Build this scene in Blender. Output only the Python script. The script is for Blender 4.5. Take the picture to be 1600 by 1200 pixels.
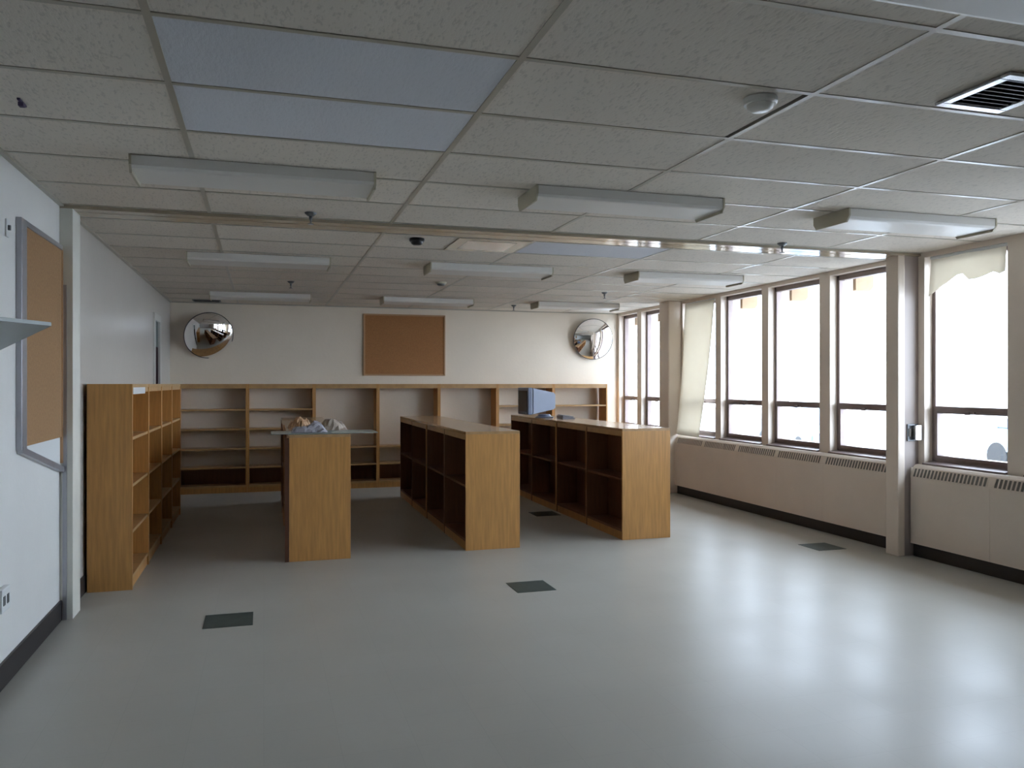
import bpy, bmesh, math, random
from math import pi, sin, cos, radians
from mathutils import Vector, Matrix
random.seed(7)
for o in list(bpy.data.objects): bpy.data.objects.remove(o)
sc = bpy.context.scene
col = sc.collection

# ------------------------------------------------ camera, sky, exposure
F_PX, YAW = 1277.0, math.atan2(388, 1277.0)
cd = bpy.data.cameras.new('camera'); cam = bpy.data.objects.new('camera', cd); col.objects.link(cam)
cd.sensor_width = 36.0; cd.lens = 36.0 * F_PX / 1600.0; cd.clip_start = 0.05; cd.clip_end = 500
cam.location = (0, 0, 1.5); cam.rotation_euler = (pi / 2, 0, -YAW)
sc.camera = cam
w = bpy.data.worlds.new('sky'); sc.world = w; w.use_nodes = True
nt = w.node_tree; nt.nodes.clear()
wo = nt.nodes.new('ShaderNodeOutputWorld'); bg = nt.nodes.new('ShaderNodeBackground')
tc = nt.nodes.new('ShaderNodeTexCoord'); sx = nt.nodes.new('ShaderNodeSeparateXYZ')
cr = nt.nodes.new('ShaderNodeValToRGB')
cr.color_ramp.elements[0].position = 0.0; cr.color_ramp.elements[0].color = (0.80, 0.89, 1.05, 1)
cr.color_ramp.elements[1].position = 0.9; cr.color_ramp.elements[1].color = (0.70, 0.84, 1.05, 1)
nt.links.new(tc.outputs['Generated'], sx.inputs[0]); nt.links.new(sx.outputs['Z'], cr.inputs[0])
nt.links.new(cr.outputs[0], bg.inputs[0]); bg.inputs[1].default_value = 18.0
nt.links.new(bg.outputs[0], wo.inputs[0])
sc.view_settings.view_transform = 'Standard'; sc.view_settings.look = 'None'
sc.view_settings.gamma = 1.0; sc.view_settings.use_curve_mapping = False
sc.view_settings.exposure = 0.0

# ------------------------------------------------ materials
MATS = {}
def srgb(r, g, b):
    f = lambda c: (c / 255 / 12.92) if c / 255 <= .04045 else ((c / 255 + .055) / 1.055) ** 2.4
    return (f(r), f(g), f(b), 1)
def mat(name, rgb, rough=.5, metal=0, spec=.5, var=0, scale=8, bump=0, bscale=60, stretch=(1, 1, 1), coat=0, trans=0):
    m = bpy.data.materials.new(name); m.use_nodes = True; N = m.node_tree.nodes; L = m.node_tree.links
    b = N['Principled BSDF']; c = (*rgb, 1)
    b.inputs['Base Color'].default_value = c; b.inputs['Roughness'].default_value = rough
    b.inputs['Metallic'].default_value = metal; b.inputs['Specular IOR Level'].default_value = spec
    b.inputs['Coat Weight'].default_value = coat
    t = N.new('ShaderNodeTexCoord'); mp = N.new('ShaderNodeMapping'); mp.inputs['Scale'].default_value = stretch
    L.new(t.outputs['Object'], mp.inputs[0])
    if var:
        n = N.new('ShaderNodeTexNoise'); n.inputs['Scale'].default_value = scale; n.inputs['Detail'].default_value = 5
        L.new(mp.outputs[0], n.inputs[0])
        r = N.new('ShaderNodeValToRGB')
        r.color_ramp.elements[0].position = .3; r.color_ramp.elements[1].position = .7
        r.color_ramp.elements[0].color = (*[x * (1 - var) for x in rgb], 1)
        r.color_ramp.elements[1].color = (*[min(1, x * (1 + var)) for x in rgb], 1)
        L.new(n.outputs['Fac'], r.inputs[0]); L.new(r.outputs[0], b.inputs['Base Color'])
    if bump:
        n2 = N.new('ShaderNodeTexNoise'); n2.inputs['Scale'].default_value = bscale; n2.inputs['Detail'].default_value = 4
        L.new(mp.outputs[0], n2.inputs[0])
        bp = N.new('ShaderNodeBump'); bp.inputs['Strength'].default_value = bump; bp.inputs['Distance'].default_value = .01
        L.new(n2.outputs['Fac'], bp.inputs['Height']); L.new(bp.outputs[0], b.inputs['Normal'])
    MATS[name] = m
    return m
mat('wall_white', (.74, .735, .71), .34, var=.03, scale=2, bump=.15, bscale=25)
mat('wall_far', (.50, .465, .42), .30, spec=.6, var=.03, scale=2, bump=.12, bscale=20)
mat('wall_cream', (.80, .71, .59), .42, var=.03, scale=2, bump=.15, bscale=25)
mat('wall_beige', (.78, .675, .575), .38, var=.03, scale=3, bump=.1, bscale=30)
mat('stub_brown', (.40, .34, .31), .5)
mat('jamb_cream', (.70, .69, .62), .4, var=.04)
mat('track_metal', (.42, .355, .26), .10, spec=1.0)
mat('grid_metal', (.43, .395, .32), .29, spec=.5, var=.06, scale=4)
mat('plenum_dark', (.05, .045, .04), .9)
mat('baseboard_black', (.018, .015, .016), .45)
mat('wood', (.53, .27, .085), .38, var=.16, scale=5, stretch=(9, 9, .7), bump=.04, bscale=20)
mat('wood_edge', (.50, .30, .13), .34, var=.12, scale=6, stretch=(2, 2, 2))
mat('wood_shaded', (.16, .065, .028), .45, var=.15, scale=5, stretch=(9, 9, .7))  # the wood again, darkened for the shade inside the cases
mat('wood_top', (.46, .29, .15), .22, var=.12, scale=5, stretch=(3, 3, 3), coat=.3)
mat('wood_dark', (.09, .035, .018), .5, var=.1)
mat('cork', (.36, .165, .06), .85, var=.10, scale=60, bump=.3, bscale=150)
mat('cork_left', (.31, .175, .08), .85, var=.10, scale=60, bump=.3, bscale=150)
mat('board_frame', (.45, .27, .14), .5)
mat('aluminium', (.42, .42, .45), .35, metal=.8, var=.05)
mat('bronze', (.24, .19, .18), .40, metal=.3, var=.08)
mat('white_metal', (.62, .61, .57), .35, var=.02)
mat('housing', (.47, .43, .32), .45)
mat('lens', (.72, .70, .66), .42)
mat('mirror', (.92, .92, .92), .02, metal=1)
mat('mirror_rim', (.10, .09, .08), .5)
mat('register_metal', (.55, .57, .60), .25, metal=.7)
mat('vent_slat', (.30, .31, .33), .4, metal=.4)
mat('black', (.012, .012, .014), .3)
mat('grille_dark', (.17, .155, .135), .5, metal=.3)
mat('vent_grey', (.16, .17, .18), .4, metal=.5)
mat('chrome', (.75, .76, .78), .18, metal=1)
mat('grey_plastic', (.17, .20, .28), .35, var=.05)
mat('screen', (.02, .018, .02), .15)
mat('grey_light', (.22, .22, .25), .4)
mat('green_tile', (.045, .065, .058), .40, spec=.25, var=.15, scale=12)
mat('paper', (.30, .29, .32), .7, var=.15, scale=12)
mat('paper_tan', (.38, .32, .26), .7, var=.1, scale=12)
mat('sheet_green', (.34, .40, .37), .25, var=.05)
mat('shelf_green', (.17, .21, .20), .4)  # grey-green darkened to carry the shade under the shelf
mat('pale_plastic', (.70, .72, .72), .35)
mat('purple_mark', (.08, .06, .12), .6)
mat('door_green', (.13, .16, .15), .7, spec=.2)
mat('door_dark', (.02, .008, .01), .8, spec=.1)
mat('asphalt', (.33, .32, .31), .9, var=.1, scale=.6)
mat('soffit', (.42, .30, .19), .7, var=.1)
mat('facade', (.45, .33, .22), .8, var=.1)
mat('car_blue', (.16, .20, .28), .25, coat=.6)
mat('car_silver', (.45, .50, .56), .3, coat=.6)
mat('car_glass', (.16, .20, .25), .1)
mat('tyre', (.02, .02, .02), .8)
mat('far_wall', (.55, .53, .50), .8, var=.08, scale=1)
mat('far_roof', (.25, .25, .27), .8)
mat('leaf', (.06, .10, .05), .8, var=.3, scale=3)
mat('bark', (.08, .06, .05), .9)
# ceiling tiles: fissured
def tile_mat(name, rgb, depth):
    m = mat(name, rgb, .9, spec=.2)
    N = m.node_tree.nodes; L = m.node_tree.links; b = N['Principled BSDF']
    t = N.new('ShaderNodeTexCoord'); oi = N.new('ShaderNodeObjectInfo')
    mp = N.new('ShaderNodeMapping'); mp.inputs['Scale'].default_value = (1, .32, 1)
    ad = N.new('ShaderNodeVectorMath'); ad.operation = 'ADD'
    L.new(t.outputs['Object'], ad.inputs[0]); L.new(oi.outputs['Location'], ad.inputs[1]); L.new(ad.outputs[0], mp.inputs[0])
    n = N.new('ShaderNodeTexNoise'); n.inputs['Scale'].default_value = 85; n.inputs['Detail'].default_value = 2
    L.new(mp.outputs[0], n.inputs[0])
    r = N.new('ShaderNodeValToRGB'); r.color_ramp.elements[0].position = .34; r.color_ramp.elements[1].position = .44
    r.color_ramp.elements[0].color = (*[x * (1 - depth) for x in rgb], 1); r.color_ramp.elements[1].color = (*rgb, 1)
    L.new(n.outputs['Fac'], r.inputs[0])
    hs = N.new('ShaderNodeHueSaturation'); mt = N.new('ShaderNodeMath'); mt.operation = 'MULTIPLY_ADD'
    mt.inputs[1].default_value = .10; mt.inputs[2].default_value = .95
    L.new(oi.outputs['Random'], mt.inputs[0]); L.new(mt.outputs[0], hs.inputs['Value'])
    L.new(r.outputs[0], hs.inputs['Color']); L.new(hs.outputs[0], b.inputs['Base Color'])
    bp = N.new('ShaderNodeBump'); bp.inputs['Strength'].default_value = .4; bp.inputs['Distance'].default_value = .004
    L.new(n.outputs['Fac'], bp.inputs['Height']); L.new(bp.outputs[0], b.inputs['Normal'])
tile_mat('tile', (.71, .65, .57), .16)
tile_mat('tile_new', (.68, .69, .73), .04)
# floor: waxed vinyl tiles, joints barely visible, scuffs
def floor_mat():
    m = mat('floor', (.5, .5, .48), .2)
    N = m.node_tree.nodes; L = m.node_tree.links; b = N['Principled BSDF']
    t = N.new('ShaderNodeTexCoord')
    br = N.new('ShaderNodeTexBrick'); br.offset = 0; br.squash = 1
    br.inputs['Scale'].default_value = 1; br.inputs['Brick Width'].default_value = .305; br.inputs['Row Height'].default_value = .305
    br.inputs['Mortar Size'].default_value = .0012; br.inputs['Color1'].default_value = (.485, .465, .415, 1)
    br.inputs['Color2'].default_value = (.495, .475, .425, 1); br.inputs['Mortar'].default_value = (.45, .43, .385, 1)
    L.new(t.outputs['Object'], br.inputs[0])
    n = N.new('ShaderNodeTexNoise'); n.inputs['Scale'].default_value = .8; n.inputs['Detail'].default_value = 2
    L.new(t.outputs['Object'], n.inputs[0])
    r = N.new('ShaderNodeValToRGB'); r.color_ramp.elements[0].color = (.80, .80, .79, 1); r.color_ramp.elements[1].color = (1.0, 1.0, 1.0, 1)
    r.color_ramp.elements[0].position = 0; r.color_ramp.elements[1].position = 1
    L.new(n.outputs['Fac'], r.inputs[0])
    mx = N.new('ShaderNodeMix'); mx.data_type = 'RGBA'; mx.blend_type = 'MULTIPLY'; mx.inputs[0].default_value = 1
    L.new(br.outputs['Color'], mx.inputs[6]); L.new(r.outputs[0], mx.inputs[7]); L.new(mx.outputs[2], b.inputs['Base Color'])
    n3 = N.new('ShaderNodeTexNoise'); n3.inputs['Scale'].default_value = 1.7; n3.inputs['Detail'].default_value = 3
    L.new(t.outputs['Object'], n3.inputs[0])
    mr = N.new('ShaderNodeMapRange'); mr.inputs['From Min'].default_value = 0; mr.inputs['From Max'].default_value = 1
    mr.inputs['To Min'].default_value = .25; mr.inputs['To Max'].default_value = .46
    L.new(n3.outputs['Fac'], mr.inputs[0]); L.new(mr.outputs[0], b.inputs['Roughness'])
    b.inputs['Specular IOR Level'].default_value = .18
floor_mat()
def glass_mat():
    m = bpy.data.materials.new('glass'); m.use_nodes = True; N = m.node_tree.nodes; L = m.node_tree.links; N.clear()
    o = N.new('ShaderNodeOutputMaterial'); mx = N.new('ShaderNodeMixShader'); tr = N.new('ShaderNodeBsdfTransparent')
    tr.inputs[0].default_value = (.95, .97, .97, 1)
    g = N.new('ShaderNodeBsdfGlossy'); g.inputs['Roughness'].default_value = .02
    f = N.new('ShaderNodeLayerWeight'); pw = N.new('ShaderNodeMath'); pw.operation = 'POWER'; pw.inputs[1].default_value = 4
    ma = N.new('ShaderNodeMath'); ma.operation = 'MULTIPLY_ADD'; ma.inputs[1].default_value = .6; ma.inputs[2].default_value = .04
    L.new(f.outputs['Facing'], pw.inputs[0]); L.new(pw.outputs[0], ma.inputs[0])
    L.new(ma.outputs[0], mx.inputs[0]); L.new(tr.outputs[0], mx.inputs[1]); L.new(g.outputs[0], mx.inputs[2]); L.new(mx.outputs[0], o.inputs[0])
    MATS['glass'] = m
glass_mat()
def fabric_mat():
    m = bpy.data.materials.new('shade'); m.use_nodes = True; N = m.node_tree.nodes; L = m.node_tree.links; N.clear()
    o = N.new('ShaderNodeOutputMaterial'); mx = N.new('ShaderNodeMixShader'); d = N.new('ShaderNodeBsdfDiffuse'); t = N.new('ShaderNodeBsdfTranslucent')
    n = N.new('ShaderNodeTexNoise'); n.inputs['Scale'].default_value = 5
    r = N.new('ShaderNodeValToRGB'); r.color_ramp.elements[0].color = (.82, .77, .68, 1); r.color_ramp.elements[1].color = (.88, .84, .75, 1)
    tcx = N.new('ShaderNodeTexCoord'); L.new(tcx.outputs['Object'], n.inputs[0]); L.new(n.outputs['Fac'], r.inputs[0])
    L.new(r.outputs[0], d.inputs[0]); L.new(r.outputs[0], t.inputs[0])
    mx.inputs[0].default_value = .37; L.new(d.outputs[0], mx.inputs[1]); L.new(t.outputs[0], mx.inputs[2]); L.new(mx.outputs[0], o.inputs[0])
    MATS['shade'] = m
fabric_mat()

# ------------------------------------------------ helpers
def box(bm, x0, x1, y0, y1, z0, z1, bev=0):
    r = bmesh.ops.create_cube(bm, size=1)
    for v in r['verts']:
        v.co = Vector(((x0 + x1) / 2 + v.co.x * (x1 - x0), (y0 + y1) / 2 + v.co.y * (y1 - y0), (z0 + z1) / 2 + v.co.z * (z1 - z0)))
    if bev:
        es = list({e for v in r['verts'] for e in v.link_edges})
        bmesh.ops.bevel(bm, geom=es, offset=bev, segments=2, affect='EDGES', profile=.6)
def prism(bm, pts, axis, a, b):
    """polygon pts (2D) extruded along axis between a and b"""
    def P(p, t):
        return {'x': (t, p[0], p[1]), 'y': (p[0], t, p[1]), 'z': (p[0], p[1], t)}[axis]
    A = [bm.verts.new(P(p, a)) for p in pts]; B = [bm.verts.new(P(p, b)) for p in pts]
    bm.faces.new(A); bm.faces.new(B[::-1]); n = len(pts)
    for i in range(n): bm.faces.new((A[i], B[i], B[(i + 1) % n], A[(i + 1) % n]))
    bmesh.ops.recalc_face_normals(bm, faces=bm.faces[:])
def lathe(bm, prof, seg=24, M=None):
    rings = []
    for r, z in prof:
        if r < 1e-5: rings.append([bm.verts.new((0, 0, z))])
        else: rings.append([bm.verts.new((r * cos(2 * pi * i / seg), r * sin(2 * pi * i / seg), z)) for i in range(seg)])
    for a, b in zip(rings, rings[1:]):
        for i in range(seg):
            j = (i + 1) % seg
            if len(a) == 1 and len(b) == 1: continue
            if len(a) == 1: bm.faces.new((a[0], b[i], b[j]))
            elif len(b) == 1: bm.faces.new((a[i], a[j], b[0]))
            else: bm.faces.new((a[i], a[j], b[j], b[i]))
    if M: bmesh.ops.transform(bm, matrix=M, verts=[v for rg in rings for v in rg])
    bmesh.ops.recalc_face_normals(bm, faces=bm.faces[:])
def obj(name, bm, m, parent=None, smooth=False, loc=None):
    me = bpy.data.meshes.new(name)
    if loc: bmesh.ops.translate(bm, vec=-Vector(loc), verts=bm.verts[:])
    elif parent:
        q = parent if parent.get('_w') else parent.parent
        if q and q.get('_w'): bmesh.ops.translate(bm, vec=-q.location, verts=bm.verts[:])
    bm.to_mesh(me); bm.free(); me.materials.append(MATS[m])
    if smooth:
        for p in me.polygons: p.use_smooth = True
    o = bpy.data.objects.new(name, me); col.objects.link(o)
    if parent: o.parent = parent
    elif loc: o.location = loc
    return o
def bobj(name, boxes, m, parent=None, bev=0, loc=None):
    bm = bmesh.new()
    for b in boxes: box(bm, *b, bev=bev)
    return obj(name, bm, m, parent, loc=loc)
def thing(name, label, cat, loc=(0, 0, 0), group=None, world=True):
    o = bpy.data.objects.new(name, None); col.objects.link(o); o.location = loc; o.empty_display_size = .1
    o['label'] = label; o['category'] = cat
    if group: o['group'] = group
    if world: o['_w'] = 1
    return o
def tag(o, label, cat, group=None):
    o['label'] = label; o['category'] = cat
    if group: o['group'] = group
    return o
def struct(name, boxes, m, loc=None, parent=None):
    o = bobj(name, boxes, m, parent, loc=loc)
    if not parent: o['kind'] = 'structure'
    return o
def dup(root, loc, label=None, rz=None, group=None):
    r = root.copy(); col.objects.link(r); r.location = loc
    if rz is not None: r.rotation_euler.z = rz
    if label: r['label'] = label
    if group: r['group'] = group
    for ch in list(root.children):
        c = ch.copy(); col.objects.link(c); c.parent = r
        for g in list(ch.children):
            d = g.copy(); col.objects.link(d); d.parent = c
    return r

# ------------------------------------------------ room shell
XL, XR, XG, YB, YN, CE = -1.24, 5.50, 5.62, 12.20, -3.20, 2.64
XO = 5.78
fl = struct('floor', [(XL - .15, XO, YN - .15, YB + .15, -.12, 0)], 'floor')
def ftile(x, y, nm='vinyl_tile'):
    o = bobj(nm, [(x, x + .295, y, y + .305, -.004, .0025)], 'green_tile', fl, bev=.001); return o
for i, (x, y) in enumerate([(-.36, 5.335), (1.745, 5.60), (4.775, 6.225), (2.96, 8.78)]):
    o = ftile(x, y); o['label'] = 'dark green replacement vinyl floor tile'
sp = bmesh.new(); lathe(sp, [(0, .002), (.018, .002), (.02, 0)], 14, Matrix.Translation((.93, 2.68, 0)))
obj('floor_spot', sp, 'wood_dark', fl)
struct('wall_left', [(XL - .15, XL, YN, 5.90, 0, 3.0)], 'wall_white')
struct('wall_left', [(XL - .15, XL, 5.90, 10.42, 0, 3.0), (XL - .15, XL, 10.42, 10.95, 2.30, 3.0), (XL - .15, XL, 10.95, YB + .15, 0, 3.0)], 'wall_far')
struct('wall_back', [(XL, XO, YB, YB + .15, 0, 3.0)], 'wall_cream')
struct('wall_near', [(XL - .15, XO, YN - .15, YN, 0, 3.0)], 'wall_white')
# window wall: openings between posts
WIN = [(2.89, 3.75), (3.91, 4.77), (4.93, 5.76),
       (6.14, 7.00), (7.165, 8.06), (8.19, 9.07), (9.20, 10.05), (10.50, 11.33), (11.48, 12.14)]
ZS, ZH = .80, 2.60
wb = [(XR, XO, YN, YB, 0, ZS), (XR, XO, YN, YB, ZH, 3.0)]
edges = [YN] + [e for p in WIN for e in p] + [YB]
for i in range(0, len(edges), 2): wb.append((XR, XO, edges[i], edges[i + 1], ZS, ZH))  # unseen stretch behind the camera kept solid to cut the near daylight
struct('wall_right', wb, 'wall_beige')
# ceiling: deck, grid, tiles
cl = struct('ceiling', [(XL - .15, XO, YN - .15, YB + .15, 3.0, 3.15)], 'plenum_dark')
gx = [XL, -.345, .865, 2.07, 3.30, 4.52, XR]
gy = [3.34 + .61 * k for k in range(-10, 5)]
gy = [YN] + [y for y in gy if y > YN + .1] + [5.80]
gy2 = [6.05, 6.20] + [6.20 + .61 * k for k in range(1, 10)] + [YB]
tm = {}
def ctile(x0, x1, y0, y1, m='tile', dz=0, cut=0):
    sx_, sy_ = x1 - x0 - .004, y1 - y0 - .004
    k = (round(sx_, 3), round(sy_, 3), m, cut)
    if k not in tm:
        bm = bmesh.new(); box(bm, -sx_ / 2, sx_ / 2 - cut, -sy_ / 2, sy_ / 2, 0, .016)
        me = bpy.data.meshes.new('ceiling_tile'); bm.to_mesh(me); bm.free(); me.materials.append(MATS[m]); tm[k] = me
    o = bpy.data.objects.new('ceiling_tile', tm[k]); col.objects.link(o); o.parent = cl
    o.location = ((x0 + x1) / 2, (y0 + y1) / 2, CE + .002 + dz)
    o.rotation_euler = (random.uniform(-.0015, .0015), random.uniform(-.0008, .0008), 0)
    return o
for gyy in (gy, gy2):
    for j in range(len(gyy) - 1):
        if gyy[j + 1] - gyy[j] < .05: continue
        for i in range(len(gx) - 1):
            m, cut, x1 = 'tile', 0, gx[i + 1]
            yc = (gyy[j] + gyy[j + 1]) / 2
            if i == 1 and 2.73 < yc < 3.95: m = 'tile_new'
            if i == 3 and 6.2 < yc < 6.8: m = 'tile_new'
            if i == 2 and 2.73 < yc < 3.34: cut = .03
            if i == 2 and 6.2 < yc < 6.8: x1 = 1.46
            ctile(gx[i], x1, gyy[j], gyy[j + 1], m, 0, cut)
def gbar(x0, x1, y0, y1, horiz):
    o = bobj('grid_bar', [(x0, x1, y0, y1, CE - .0015, CE + .003)] + ([((x0 + x1) / 2 - .001, (x0 + x1) / 2 + .001, y0, y1, CE, CE + .04)] if not horiz else
             [(x0, x1, (y0 + y1) / 2 - .001, (y0 + y1) / 2 + .001, CE, CE + .04)]), 'grid_metal', cl)
for x in gx[1:-1]:
    gbar(x - .013, x + .013, YN, 5.80, False); gbar(x - .013, x + .013, 6.05, YB, False)
for gyy in (gy, gy2):
    for y in gyy[1:-1]:
        for i in range(len(gx) - 1):
            gbar(gx[i] + .013, gx[i + 1] - .013, y - .013, y + .013, True)
struct('trim_1', [(XL, XL + .025, YN, 5.8, CE - .012, CE + .004), (XL, XL + .025, 6.05, YB, CE - .012, CE + .004),
                  (XL, XR, YB - .02, YB, CE - .012, CE + .004)], 'grid_metal')
# header track across the ceiling and its jamb on the left wall
struct('trim_2', [(XL, XR, 5.80, 5.90, CE - .022, CE + .02), (XL, XR, 5.90, 5.912, CE - .012, CE + .02), (XL, XR, 5.912, 6.05, CE - .022, CE + .02)], 'track_metal')
struct('trim_3', [(XL, -1.165, 5.80, 6.02, 0, CE - .022)], 'jamb_cream')
struct('trim_4', [(-1.222, -1.198, 5.792, 5.80, 0, 2.13)], 'aluminium')  # shaded groove in the jamb drawn as a raised strip
# stub column beside window and round-edged structural column
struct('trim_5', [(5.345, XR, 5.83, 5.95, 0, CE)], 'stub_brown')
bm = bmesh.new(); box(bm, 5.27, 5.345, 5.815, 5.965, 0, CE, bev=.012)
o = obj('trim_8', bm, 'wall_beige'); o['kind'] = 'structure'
bm = bmesh.new(); box(bm, 5.30, XR, 10.08, 10.36, 0, CE, bev=.02)
o = obj('trim_6', bm, 'wall_beige'); o['kind'] = 'structure'
struct('baseboard_left', [(XL, XL + .014, YN, 5.80, 0, .125), (XL, XL + .014, 6.02, 10.36, 0, .125)], 'baseboard_black')
struct('baseboard_back', [(XL, XR, YB - .014, YB, 0, .10)], 'baseboard_black')

# ------------------------------------------------ windows
def window(i, y0, y1):
    n = 'window_%d' % i
    fw = .035; zt = 1.285
    fb = [(5.585, 5.655, y0, y0 + fw, ZS, ZH), (5.585, 5.655, y1 - fw, y1, ZS, ZH), (5.585, 5.655, y0, y1, ZH - .05, ZH), (5.585, 5.655, y0, y1, ZS, ZS + .055)]
    r = bobj(n, fb, 'bronze', bev=.004); r['kind'] = 'structure'
    bobj('transom_bar', [(5.58, 5.66, y0 + fw, y1 - fw, zt - .022, zt + .022)], 'bronze', r, bev=.004)
    a, b, c, d = y0 + fw, y1 - fw, ZS + .055, zt - .022
    s = .028
    sash = bobj('vent_sash', [(5.575, 5.645, a, a + s, c, d), (5.575, 5.645, b - s, b, c, d), (5.575, 5.645, a + s, b - s, c, c + s), (5.575, 5.645, a + s, b - s, d - s * .6, d)], 'bronze', r, bev=.004)
    bobj('sash_latch', [(5.555, 5.58, (a + b) / 2 - .05, (a + b) / 2 + .05, d - .012, d + .006), (5.545, 5.56, (a + b) / 2 - .012, (a + b) / 2 + .035, d - .02, d + .006)], 'bronze', sash, bev=.003)
    bobj('pane', [(5.618, 5.624, a, b, zt + .022, ZH - .05)], 'glass', r)
    bobj('pane', [(5.612, 5.618, a + s, b - s, c + s, d - s * .6)], 'glass', sash)
    bm = bmesh.new(); prism(bm, [(XR - .026, ZS + .001), (XR - .026, ZS + .014), (5.60, ZS + .035), (5.60, ZS + .001)], 'y', y0, y1)
    obj('window_sill', bm, 'bronze', r)
    if 4 <= i <= 9:
        bobj('shade_bracket', [(5.53, 5.58, y0 + .004, y0 + .035, ZH - .10, ZH - .005)], 'pale_plastic', r, bev=.004)
    return r
for i, (a, b) in enumerate(WIN): window(i + 1, a, b)

# ------------------------------------------------ window shades
def shade(label, top, bottom, x_of, name='window_shade'):
    """top / bottom: lists of (y, z) of equal length; x_of(u, v) gives the depth"""
    t = thing(name, label, 'blind', (5.53, top[0][0], CE - .05))
    bm = bmesh.new(); n = len(top); m = 18; rows = []
    for j in range(m + 1):
        v = j / m; row = []
        for i in range(n):
            y = top[i][0] * (1 - v) + bottom[i][0] * v; z = top[i][1] * (1 - v) + bottom[i][1] * v
            row.append(bm.verts.new((x_of(i / (n - 1), v), y, z)))
        rows.append(row)
    for j in range(m):
        for i in range(n - 1): bm.faces.new((rows[j][i], rows[j][i + 1], rows[j + 1][i + 1], rows[j + 1][i]))
    o = obj('shade_fabric', bm, 'shade', t, smooth=True)
    md = o.modifiers.new('s', 'SOLIDIFY'); md.thickness = .0015
    bm = bmesh.new(); ya, yb = min(p[0] for p in top), max(p[0] for p in top); zt = top[0][1]
    lathe(bm, [(0, 0), (.016, 0), (.016, yb - ya), (0, yb - ya)], 14, Matrix.Translation((5.535, yb, zt + .005)) @ Matrix.Rotation(pi / 2, 4, 'X'))
    obj('roller', bm, 'pale_plastic', t, smooth=False)
    return t
yt = [4.965 + (5.715 - 4.965) * i / 13 for i in range(14)]
rag = [2.36, 2.355, 2.375, 2.36, 2.37, 2.365, 2.38, 2.41, 2.36, 2.37, 2.36, 2.345, 2.33, 2.30]
rag = [2.38, 2.365, 2.39, 2.375, 2.36, 2.352, 2.355, 2.41, 2.405, 2.38, 2.355, 2.335, 2.30, 2.26]
shade('cream roller shade with torn bottom edge at the top of the nearest window', [(y, 2.585) for y in yt], [(y + .02 * (i == 13), z) for i, (y, z) in enumerate(zip(yt, rag))],
      lambda u, v: 5.53 - .012 * v + .006 * sin(u * 9))
yt = [9.245 + (10.0 - 9.245) * i / 13 for i in range(14)]
shade('long cream roller shade hanging crooked full length beside the far column', [(y, 2.585) for y in yt],
      [(9.50 + .74 * i / 13, .80 + .02 * i / 13) for i in range(14)], lambda u, v: 5.515 - .10 * v * v + .018 * sin(u * 7 + 1) * v)

# ------------------------------------------------ heater covers under the windows
def heater(label, y0, y1, seams, grs):
    t = thing('heater_cover', label, 'heater', (5.45, (y0 + y1) / 2, 0))
    ss = [y0] + seams + [y1]
    for a, b in zip(ss, ss[1:]):
        bobj('front_panel', [(5.40, 5.415, a + .001, b - .001, .115, .685)], 'wall_beige', t, bev=.002)
    bm = bmesh.new(); prism(bm, [(5.40, .685), (5.402, .70), (5.43, .775), (5.45, .795), (XR - .021, .80), (XR - .021, .775), (5.46, .770), (5.43, .685)], 'y', y0, y1)
    obj('top_cover', bm, 'wall_beige', t)
    bobj('toe_kick', [(5.435, 5.45, y0, y1, 0, .115)], 'baseboard_black', t)
    bobj('end_panel', [(5.402, XR - .021, y1 - .012, y1, .115, .775)] if y0 < 5 else [(5.402, XR - .021, y0, y0 + .012, .115, .775)], 'wall_beige', t)
    for a, b in grs:
        # dark slot face on the slope with thin louvres standing proud
        bm = bmesh.new(); e = .0015
        prism(bm, [(5.4015 - e, .697), (5.4265 - e, .7655), (5.4285, .7655), (5.4035, .697)], 'y', a, b)
        g = obj('grille', bm, 'grille_dark', t)
        bm = bmesh.new(); k = int((b - a) / .037)
        for q in range(k + 1):
            y = a + (b - a) * q / k
            prism(bm, [(5.396, .697), (5.421, .7655), (5.428, .7655), (5.403, .697)], 'y', y - .0065, y + .0065)
        obj('louvres', bm, 'wall_beige', g)
heater('long beige heater cover with slotted grilles running from the stub column to the back wall', 5.968, 12.18,
       [6.99, 7.775, 8.565, 9.34, 10.06, 10.84, 11.62], [(6.10, 6.95), (7.03, 7.745), (7.805, 8.53), (8.60, 9.31), (9.375, 10.02), (10.1, 10.80), (10.88, 11.58)])
heater('beige slotted heater cover at the right edge, nearest the camera', YN, 5.815, [5.0 - .8 * k for k in range(0, 10)][::-1],
       [(5.03, 5.79)] + [(4.235 - .8 * k, 4.965 - .8 * k) for k in range(0, 9)])

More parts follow.
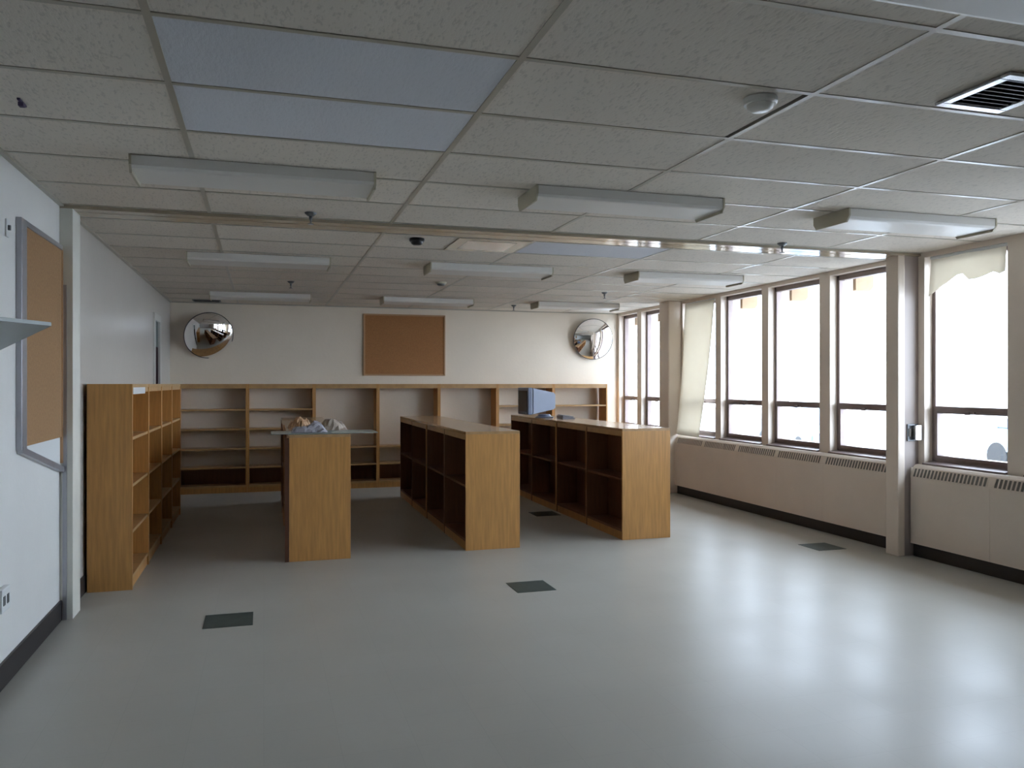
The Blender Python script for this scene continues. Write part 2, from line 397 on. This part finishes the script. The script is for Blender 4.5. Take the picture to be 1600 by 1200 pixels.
# ------------------------------------------------ bookcases
def tall_case(name, kind):
    W, D, H = .898, .30, 1.50
    t = thing(name, '', 'bookcase', (0, 0, 0), world=False)
    bobj('side_panel', [(0, .022, 0, D, 0, H)], 'wood', t, bev=.0015)
    bobj('side_panel', [(W - .022, W, 0, D, 0, H)], 'wood', t, bev=.0015)
    bobj('top_panel', [(.022, W - .022, 0, D, H - .025, H)], 'wood_edge', t, bev=.0015)
    bobj('top_rail', [(.022, W - .022, .004, .02, H - .062, H - .025)], 'wood_edge', t)
    bobj('base_panel', [(.022, W - .022, .004, D, .075, .10)], 'wood_edge', t, bev=.0015)
    bobj('kick_rail', [(.022, W - .022, .012, .03, 0, .075)], 'wood', t)
    zs = {'left': [1.11, .765, .425], 'five': [1.155, .885, .615, .355], 'open': [.605, .355], 'right': [1.175, .89, .615, .355]}[kind]
    for z in zs: bobj('shelf', [(.022, W - .022, .006, D - .005, z - .022, z)], 'wood_edge', t, bev=.0015)
    if kind == 'left': bobj('back_panel', [(.022, W - .022, D - .012, D - .004, .10, H - .025)], 'wood', t)
    else: bobj('back_panel', [(.022, W - .022, D - .012, D - .004, .10, .333)], 'wood_shaded', t)  # low panel in the shade-darkened wood for the bottom bays
    return t
def island_case(name, W=.925, D=.51):
    H = 1.07
    t = thing(name, '', 'bookcase', (0, 0, 0), world=False)
    bobj('side_panel', [(0, .022, 0, D, 0, H - .024)], 'wood', t, bev=.0015)
    bobj('side_panel', [(W - .022, W, 0, D, 0, H - .024)], 'wood_shaded', t, bev=.0015)
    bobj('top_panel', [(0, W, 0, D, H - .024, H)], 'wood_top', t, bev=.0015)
    bobj('back_panel', [(.022, W - .022, D / 2 - .006, D / 2 + .006, .08, H - .024)], 'wood_shaded', t)
    for s in (0, 1):
        a, b = (.003, .021) if s == 0 else (D - .021, D - .003)
        bobj('top_rail', [(.022, W - .022, a, b, H - .075, H - .024)], 'wood_edge', t)
        bobj('kick_rail', [(.022, W - .022, a, b, 0, .075)], 'wood', t)
        a, b = (.006, D / 2 - .006) if s == 0 else (D / 2 + .006, D - .006)
        bobj('shelf', [(.022, W - .022, a, b, .565, .588)], 'wood_shaded', t, bev=.0015)
        bobj('bottom_shelf', [(.022, W - .022, a, b, .075, .098)], 'wood_shaded', t)
    return t
LL = ['tall oak bookcase against the left wall, its full end panel facing the camera',
      'tall oak bookcase on the left wall, second behind the exposed end panel',
      'tall oak bookcase on the left wall, third behind the exposed end panel',
      'tall oak bookcase on the left wall, last one before the back corner']
c0 = tall_case('tall_bookcase', 'left')
for k in range(4):
    o = c0 if k == 0 else dup(c0, (0, 0, 0))
    o.location = (-.915, 6.50 + k * .902, 0); o.rotation_euler.z = pi / 2; o['label'] = LL[k]; o['group'] = 'tall bookcases along the left wall'
bobj('top_valance', [(.03, .66, -.002, .004, 1.425, 1.475)], 'pale_plastic', c0)['label'] = 'pale strip under the top edge'
BL = [('five', 'back-wall bookcase with five shelves in the left corner under the round mirror'),
      ('five', 'back-wall bookcase with evenly spaced shelves, second from the left corner'),
      ('open', 'back-wall bookcase missing its upper shelves, third from the left corner, behind the paper heap'),
      ('open', 'back-wall bookcase missing its upper shelves, directly below the cork board'),
      ('open', 'back-wall bookcase missing its upper shelves, just right of the cork board'),
      ('right', 'back-wall bookcase with shelves standing behind the old computer monitor'),
      ('right', 'back-wall bookcase in the right corner under the mirror beside the windows')]
protos = {}
for k, (kd, lab) in enumerate(BL):
    if kd not in protos: o = protos[kd] = tall_case('tall_bookcase', kd)
    else: o = dup(protos[kd], (0, 0, 0))
    o.location = (-1.115 + k * .90, 11.885, 0); o['label'] = lab; o['group'] = 'tall bookcases along the back wall'
ISL = [(.716, 7.13, 'left', 'the row carrying the paper heap'), (2.248, 7.15, 'middle', 'the middle freestanding row'), (3.806, 7.20, 'right', 'the row nearest the windows')]
POS = ['front unit with bare end panel of %s', 'second unit from the front of %s', 'third unit from the front of %s', 'rear unit of %s']
p0 = island_case('low_bookcase'); first = True
for x, y, nm, rown in ISL:
    for k in range(4):
        o = p0 if first else dup(p0, (0, 0, 0)); first = False
        dx = [0, .004, -.003, .005][k]
        o.location = (x + dx, y + k * .93, 0); o.rotation_euler.z = pi / 2
        o['label'] = 'low oak bookcase, ' + POS[k] % rown; o['group'] = 'low bookcases of the %s row' % nm
        if nm == 'left' and k == 0: cfront = o
bobj('edge_strip', [(-.001, .02, .512, .545, 0, 1.045)], 'wood_dark', cfront)['label'] = 'dark edge strip'  # thin dark strip added along the edge of the end panel

# ------------------------------------------------ ceiling lights
def light():
    t = thing('ceiling_light', '', 'ceiling light', (0, 0, 0), world=False)
    L_, W_ = 1.22, .36
    bobj('housing', [(.01, L_ - .01, .05, W_ - .05, -.03, 0)], 'housing', t)
    bm = bmesh.new()
    prof = [(.004, -.002), (.004, -.052), (.014, -.066), (.03, -.07), (W_ - .03, -.07), (W_ - .014, -.066), (W_ - .004, -.052), (W_ - .004, -.002)]
    prism(bm, prof, 'x', .012, L_ - .012)
    obj('lens', bm, 'lens', t)
    for a, b in ((0, .012), (L_ - .012, L_)):
        bm = bmesh.new(); prism(bm, [(0, 0), (0, -.05), (.03, -.088), (W_ - .03, -.088), (W_, -.05), (W_, 0)], 'x', a, b)
        obj('end_cap', bm, 'housing', t)
    return t
l0 = light(); first = True
LX = [-.64, 1.49, 3.62]; cn = ['left', 'middle', 'right']
rows_ = [(4.42, 'nearest row of three, %s one', [0, 1, 2]), (7.52, 'second row past the ceiling track, %s one', [0, 1, 2]), (10.66, 'farthest row by the back wall, %s one', [0, 1, 2]), (1.55, 'cut off at the top right corner of the photo', [1])]
for y, lab, cs in rows_:
    for c in cs:
        o = l0 if first else dup(l0, (0, 0, 0)); first = False
        o.location = (LX[c], y, CE); o['group'] = 'unlit fluorescent ceiling lights'
        o['label'] = 'unlit boxy fluorescent ceiling light, ' + (lab % cn[c] if '%' in lab else lab)

# ------------------------------------------------ ceiling devices
def sprinkler():
    t = thing('sprinkler', '', 'sprinkler', (0, 0, 0), world=False)
    bm = bmesh.new(); lathe(bm, [(.0, 0), (.04, 0), (.038, -.006), (.02, -.022), (0, -.022)], 18); obj('escutcheon', bm, 'vent_grey', t, True)
    bm = bmesh.new(); lathe(bm, [(0, -.02), (.011, -.022), (.011, -.045), (.006, -.05), (.006, -.075), (0, -.075)], 12); obj('sprinkler_head', bm, 'vent_grey', t, True)
    bm = bmesh.new(); lathe(bm, [(0, -.073), (.02, -.073), (.02, -.077), (0, -.077)], 12); obj('deflector', bm, 'vent_grey', t)
    return t
s0 = sprinkler(); first = True
for x, y, lab in [(.30, 5.60, 'small pendant sprinkler beside the ceiling track, between left and middle lights'), (4.02, 5.70, 'small pendant sprinkler by the bright track reflections near the windows'),
                  (4.06, 9.40, 'small pendant sprinkler at the far right, before the last light'), (.29, 9.40, 'small pendant sprinkler at the far left, between two lights'), (3.46, 11.3, 'small pendant sprinkler beside the right corner light near the back wall')]:
    o = s0 if first else dup(s0, (0, 0, 0)); first = False
    o.location = (x, y, CE); o['label'] = lab; o['group'] = 'pendant sprinklers'
def disc(name, label, cat, x, y, r, h, m, m2=None):
    t = thing(name, label, cat, (x, y, CE), world=False)
    bm = bmesh.new(); lathe(bm, [(0, 0), (r, 0), (r, -h * .35), (r * .92, -h * .5), (0, -h * .5)], 28); obj('base', bm, m, t, False)
    bm = bmesh.new(); lathe(bm, [(r * .78, -h * .45), (r * .74, -h * .8), (r * .5, -h), (0, -h)], 28); obj('cover', bm, m2 or m, t, True)
disc('smoke_detector', 'round white smoke detector near the dark gap in the ceiling', 'smoke detector', 1.90, 2.84, .068, .048, 'white_metal')
disc('motion_sensor', 'small black round ceiling sensor just past the track', 'sensor', 1.15, 6.35, .06, .05, 'black')
disc('smoke_detector', 'small grey detector disc on the ceiling between second and third light rows', 'smoke detector', 1.90, 8.98, .06, .04, 'housing', 'vent_grey')
# supply register top right
t = thing('air_register', 'square metal air register with dark louvres in the ceiling at upper right', 'vent', (2.77, 2.49, CE))
bm = bmesh.new(); x0, x1, y0, y1 = 2.60, 2.93, 2.32, 2.67
for a in [(x0, x1, y0, y0 + .04), (x0, x1, y1 - .04, y1), (x0, x0 + .04, y0 + .04, y1 - .04), (x1 - .04, x1, y0 + .04, y1 - .04)]: box(bm, *a, CE - .014, CE - .002, bev=.003)
obj('register_frame', bm, 'register_metal', t)
for k in range(8):
    bm = bmesh.new(); y = y0 + .05 + k * .035
    prism(bm, [(y, CE - .012), (y + .026, CE - .003), (y + .026, CE - .001), (y, CE - .010)], 'x', x0 + .04, x1 - .04); obj('louvre', bm, 'vent_slat', t)
bobj('duct_opening', [(x0 + .01, x1 - .01, y0 + .01, y1 - .01, CE - .0015, CE + .001)], 'black', t)
# diffuser past the track
t = thing('air_diffuser', 'tan framed glossy square diffuser in the ceiling just beyond the track', 'vent', (1.76, 6.5, CE))
bobj('diffuser_frame', [(1.462, 2.056, 6.213, 6.30, CE - .004, CE + .004), (1.462, 2.056, 6.70, 6.797, CE - .004, CE + .004), (1.462, 1.55, 6.30, 6.70, CE - .004, CE + .004), (1.96, 2.056, 6.30, 6.70, CE - .004, CE + .004)], 'track_metal', t)
bobj('diffuser_plate', [(1.552, 1.958, 6.302, 6.698, CE - .006, CE + .002)], 'chrome', t, bev=.002)
# dark slot vent by the back wall
t = thing('slot_vent', 'dark slim ceiling vent in the back left corner above the round mirror', 'vent', (-.74, 11.86, CE))
bobj('vent_frame', [(-.92, -.56, 11.76, 11.96, CE - .012, CE - .002)], 'vent_grey', t, bev=.003)
for k in range(5): bobj('vent_slat', [(-.90, -.58, 11.78 + k * .035, 11.80 + k * .035, CE - .02, CE - .012)], 'black', t)
# purple smudge hook on the ceiling
bm = bmesh.new(); box(bm, -.942, -.930, 3.69, 3.79, CE - .006, CE + .003, bev=.002); box(bm, -.946, -.926, 3.72, 3.75, CE - .02, CE - .004, bev=.002)
tag(obj('ceiling_hook', bm, 'purple_mark', loc=(-.935, 3.74, CE)), 'tiny dark purple hook clipped to the ceiling at upper left', 'hook')

# ------------------------------------------------ mirrors and boards on the back wall
def mirror(label, x, z, r, tx, tz):
    t = thing('convex_mirror', label, 'mirror', (x, YB - .10, z), world=False)
    n = Vector((tx, -1, tz)).normalized(); q = Vector((0, 0, 1)).rotation_difference(n).to_matrix().to_4x4()
    R = .62; prof = [(r * i / 20, math.sqrt(R * R - (r * i / 20) ** 2) - math.sqrt(R * R - r * r)) for i in range(21)]
    bm = bmesh.new(); lathe(bm, prof, 64, q); obj('mirror_dome', bm, 'mirror', t, True)
    bm = bmesh.new(); lathe(bm, [(r - .002, .004), (r + .006, .004), (r + .006, -.012), (0, -.012)], 64, q); obj('rim', bm, 'mirror_rim', t, False)
    bm = bmesh.new(); lathe(bm, [(.03, 0), (.03, -.095), (0, -.095)], 16, Matrix.Rotation(-pi / 2, 4, 'X') @ Matrix.Rotation(pi, 4, 'X') @ Matrix.Identity(4))
    bm.free(); bobj('wall_bracket', [(-.03, .03, 0, .10, -.03, .03)], 'black', t)
mirror('round convex mirror on the back wall above the left corner bookcase', -.73, 2.175, .325, .26, -.34)
mirror('round convex mirror on the back wall beside the windows', 5.03, 2.215, .322, -.06, -.12)
t = thing('cork_board', 'large brown cork board hung in the middle of the back wall', 'notice board', (2.02, YB, 2.08))
bobj('cork_panel', [(1.43, 2.62, YB - .022, YB, 1.645, 2.52)], 'cork', t)
f = .02
bobj('board_frame', [(1.41, 2.64, YB - .03, YB, 1.625, 1.645 + .002), (1.41, 2.64, YB - .03, YB, 2.518, 2.54), (1.41, 1.432, YB - .03, YB, 1.647, 2.518), (2.618, 2.64, YB - .03, YB, 1.647, 2.518)], 'board_frame', t, bev=.002)

# ------------------------------------------------ left wall fittings
t = thing('cork_board', 'tall cork board on the left wall with loose aluminium bottom rail', 'notice board', (XL, 5.3, 1.7))
bm = bmesh.new(); prism(bm, [(4.93, 1.16), (5.785, .965), (5.785, 2.34), (4.93, 2.34)], 'x', XL, XL + .008); obj('backing', bm, 'pale_plastic', t)
bobj('cork_panel', [(XL + .008, XL + .018, 4.945, 5.775, 1.165, 2.345)], 'cork_left', t)
bobj('frame_stile', [(XL, XL + .028, 4.84, 4.945, 1.15, 2.375)], 'aluminium', t, bev=.004)
bobj('frame_stile', [(XL, XL + .022, 5.775, 5.797, 1.0, 2.365)], 'board_frame', t)
bobj('frame_rail', [(XL, XL + .026, 4.945, 5.775, 2.345, 2.375)], 'aluminium', t, bev=.003)
bm = bmesh.new(); prism(bm, [(4.86, 1.135), (4.86, 1.17), (5.79, .975), (5.79, .94)], 'x', XL + .002, XL + .03)
obj('loose_rail', bm, 'aluminium', t)['label'] = 'drooping aluminium rail'
# shelf jutting from the left wall
t = thing('wall_shelf', 'grey-green shelf jutting from the left wall at the photo edge', 'shelf', (XL, 3.3, 1.66))
bm = bmesh.new(); prism(bm, [(XL, 2.0), (XL, 4.56), (-.57, 2.57), (-.665, 2.36), (-.95, 2.0)], 'z', 1.663, 1.673); obj('shelf_board', bm, 'shelf_green', t)
bobj('shelf_cleat', [(XL, XL + .03, 2.0, 4.4, 1.62, 1.663)], 'aluminium', t)
t = thing('outlet_box', 'grey electrical outlet box low on the left wall', 'outlet', (XL, 4.62, .43))
bobj('box_body', [(XL, XL + .03, 4.50, 4.64, .385, .50)], 'pale_plastic', t, bev=.006)
for q in (4.515, 4.575): bobj('socket', [(XL + .03, XL + .033, q, q + .03, .42, .465)], 'vent_grey', t)
t = thing('wall_switch', 'tiny grey switch high on the left wall beside the cork board', 'switch', (XL, 4.68, 2.28))
bobj('switch_plate', [(XL, XL + .008, 4.655, 4.70, 2.24, 2.33)], 'pale_plastic', t, bev=.002)
bobj('switch_toggle', [(XL + .008, XL + .02, 4.67, 4.685, 2.275, 2.30)], 'vent_grey', t)
# thermostat on the stub column
t = thing('thermostat', 'small grey thermostat box with shiny face on the stub column', 'thermostat', (5.44, 5.8, 1.18))
bobj('backplate', [(5.375, 5.49, 5.818, 5.83, 1.00, 1.15)], 'vent_grey', t, bev=.004)
bobj('cover', [(5.42, 5.488, 5.775, 5.818, 1.01, 1.14)], 'chrome', t, bev=.006)
bobj('dial', [(5.385, 5.41, 5.81, 5.818, 1.04, 1.11)], 'grille_dark', t, bev=.003)
# door in left wall by the back corner
d = struct('door_1', [(XL - .045, XL - .005, 10.46, 10.91, 0, 1.95)], 'door_dark')
bobj('transom_panel', [(XL - .045, XL - .005, 10.46, 10.91, 1.95, 2.26)], 'door_green', d)
bobj('door_handle', [(XL - .005, XL + .04, 10.50, 10.53, .98, 1.01), (XL + .03, XL + .04, 10.50, 10.60, .98, 1.01)], 'chrome', d)
struct('trim_7', [(XL - .05, XL + .02, 10.38, 10.46, 0, 2.34), (XL - .05, XL + .02, 10.91, 11.0, 0, 2.34), (XL - .05, XL + .02, 10.46, 10.91, 2.26, 2.34)], 'white_metal')

# ------------------------------------------------ things on the low bookcases
# monitor facing left, dark screen seen edge-on
t = thing('computer_monitor', 'old boxy blue-grey computer monitor on the low bookcases nearest the windows', 'monitor', (3.335, 9.85, 1.07), world=False)
t.rotation_euler.z = radians(-88)
# local: screen faces -y
bm = bmesh.new(); box(bm, -.19, .19, -.20, -.14, .045, .385, bev=.012); obj('bezel', bm, 'grey_plastic', t)
bobj('screen', [(-.155, .155, -.206, -.195, .085, .345)], 'screen', t, bev=.004)
bm = bmesh.new()
r = bmesh.ops.create_cube(bm, size=1)
for v in r['verts']:
    s = 1 if v.co.y < 0 else .62
    v.co = Vector((v.co.x * .37 * s, -.14 if v.co.y < 0 else .20, .215 + v.co.z * .33 * s))
bmesh.ops.bevel(bm, geom=bm.edges[:], offset=.015, segments=2, affect='EDGES')
obj('tube_housing', bm, 'grey_plastic', t)
bm = bmesh.new(); lathe(bm, [(0, .045), (.07, .045), (.09, .02), (.12, .012), (.12, 0), (0, 0)], 24, Matrix.Translation((0, .09, 0))); obj('stand', bm, 'grey_plastic', t)
bobj('control_button', [(.11, .13, -.206, -.198, .058, .07)], 'pale_plastic', t)
t = thing('keyboard', 'flat grey keyboard lying right of the old monitor', 'keyboard', (3.62, 9.60, 1.07), world=False)
t.rotation_euler.z = radians(80)
bm = bmesh.new(); prism(bm, [(-.075, 0), (.075, 0), (.075, .032), (-.075, .016)], 'x', -.21, .21); obj('keyboard_case', bm, 'grey_light', t)
o = bobj('keys', [(-.195 + i * .028, -.172 + i * .028, -.06 + j * .026, -.038 + j * .026, .02 + j * .0035, .032 + j * .003) for i in range(14) for j in range(5)], 'vent_slat', t)
o['kind'] = 'stuff'
# sheet and crumpled heap on the front of the left row
tag(bobj('plastic_sheet', [(.06, .96, 7.20, 7.62, 1.071, 1.078)], 'sheet_green', loc=(.5, 7.4, 1.071), bev=.002), 'thin grey-green panel lying across the top of the left low bookcase', 'panel')
def crumple(name, label, cx, cy, z0, rx, ry, h, m, seed, grp=None):
    rnd = random.Random(seed); bm = bmesh.new(); n = 14; R = [];
    for j in range(n + 1):
        row = []
        for i in range(n + 1):
            u, v = i / n * 2 - 1, j / n * 2 - 1
            d = max(0, 1 - max(abs(u), abs(v)) ** 2.4)
            z = h * d * (.55 + .45 * sin(3.1 * u + seed) * cos(2.7 * v + seed)) + rnd.uniform(-.1, .1) * h * (d > .05)
            row.append(bm.verts.new((cx + u * rx * (1 + rnd.uniform(-.05, .05)), cy + v * ry * (1 + rnd.uniform(-.05, .05)), z0 + max(.001, z))))
        R.append(row)
    for j in range(n):
        for i in range(n): bm.faces.new((R[j][i], R[j][i + 1], R[j + 1][i + 1], R[j + 1][i]))
    b = [v for v in bm.verts]
    o = obj(name, bm, m, loc=(cx, cy, z0)); md = o.modifiers.new('s', 'SOLIDIFY'); md.thickness = .003; md.offset = 1
    tag(o, label, 'paper', grp)
crumple('paper_heap', 'crumpled lavender-grey paper heap on the front of the left low bookcase', .38, 7.36, 1.079, .15, .12, .11, 'paper', 3)
crumple('paper_heap', 'crumpled tan paper behind the grey heap on the left low bookcase', .60, 7.85, 1.071, .15, .16, .13, 'paper_tan', 8)
crumple('paper_heap', 'low brown wad of paper at the left edge of the left low bookcase top', .34, 8.25, 1.071, .11, .14, .14, 'board_frame', 5)

# ------------------------------------------------ outside
struct('ground', [(XO, 60, -30, 60, -.5, -.45)], 'asphalt')
tg = bobj('roof_eave', [(XO, 6.7, YN - 1, YB + 1, 2.95, 3.15), (XO, XO + .04, YN - 1, YB + .15, 2.62, 2.95)], 'soffit'); tg['kind'] = 'structure'
for i, (a, b) in enumerate(WIN[2:]):
    if i in (1, 2, 3, 5, 6):
        bm = bmesh.new(); prism(bm, [(XO + .02, 2.95), (6.02, 2.95), (6.02, 2.50), (5.98, 2.46), (XO + .02, 2.46)], 'y', b - .02, b + .12)
        tag(obj('eave_bracket', bm, 'soffit', loc=(6.0, b + .08, 2.8)), 'tan eave bracket outside the ' + {1: 'first window left of the stub column', 2: 'second window left of the stub column', 3: 'third window left of the stub column', 5: 'window just left of the far round column', 6: 'last window by the back wall'}[i], 'bracket', 'eave brackets')
def car(label, x, y, rz, m):
    t = thing('car', label, 'car', (x, y, -.45), world=False); t.rotation_euler.z = rz
    bm = bmesh.new(); prism(bm, [(-2.1, .35), (-2.15, .75), (-1.2, .92), (1.75, .95), (2.1, .85), (2.15, .4)], 'y', -.85, .85)
    bmesh.ops.bevel(bm, geom=bm.edges[:], offset=.06, segments=2, affect='EDGES'); obj('car_body', bm, m, t)
    bm = bmesh.new(); prism(bm, [(-1.15, .9), (-.55, 1.38), (.75, 1.42), (1.6, .93)], 'y', -.74, .74)
    bmesh.ops.bevel(bm, geom=bm.edges[:], offset=.05, segments=2, affect='EDGES'); obj('cabin_glass', bm, 'car_glass', t)
    bobj('car_roof', [(-.5, .7, -.68, .68, 1.40, 1.45)], m, t, bev=.02)
    for sx_ in (-1.35, 1.3):
        for sy_ in (-.86, .68):
            bm = bmesh.new(); lathe(bm, [(0, 0), (.32, 0), (.32, .18), (0, .18)], 20, Matrix.Translation((sx_, sy_, .32)) @ Matrix.Rotation(-pi / 2, 4, 'X')); obj('wheel', bm, 'tyre', t)
car('parked car outside, seen through the lower pane of the nearest window', 16.4, 13.0, radians(80), 'car_silver')
car('parked car outside, seen through the lower panes left of the stub column', 14.0, 18.6, radians(75), 'car_blue')
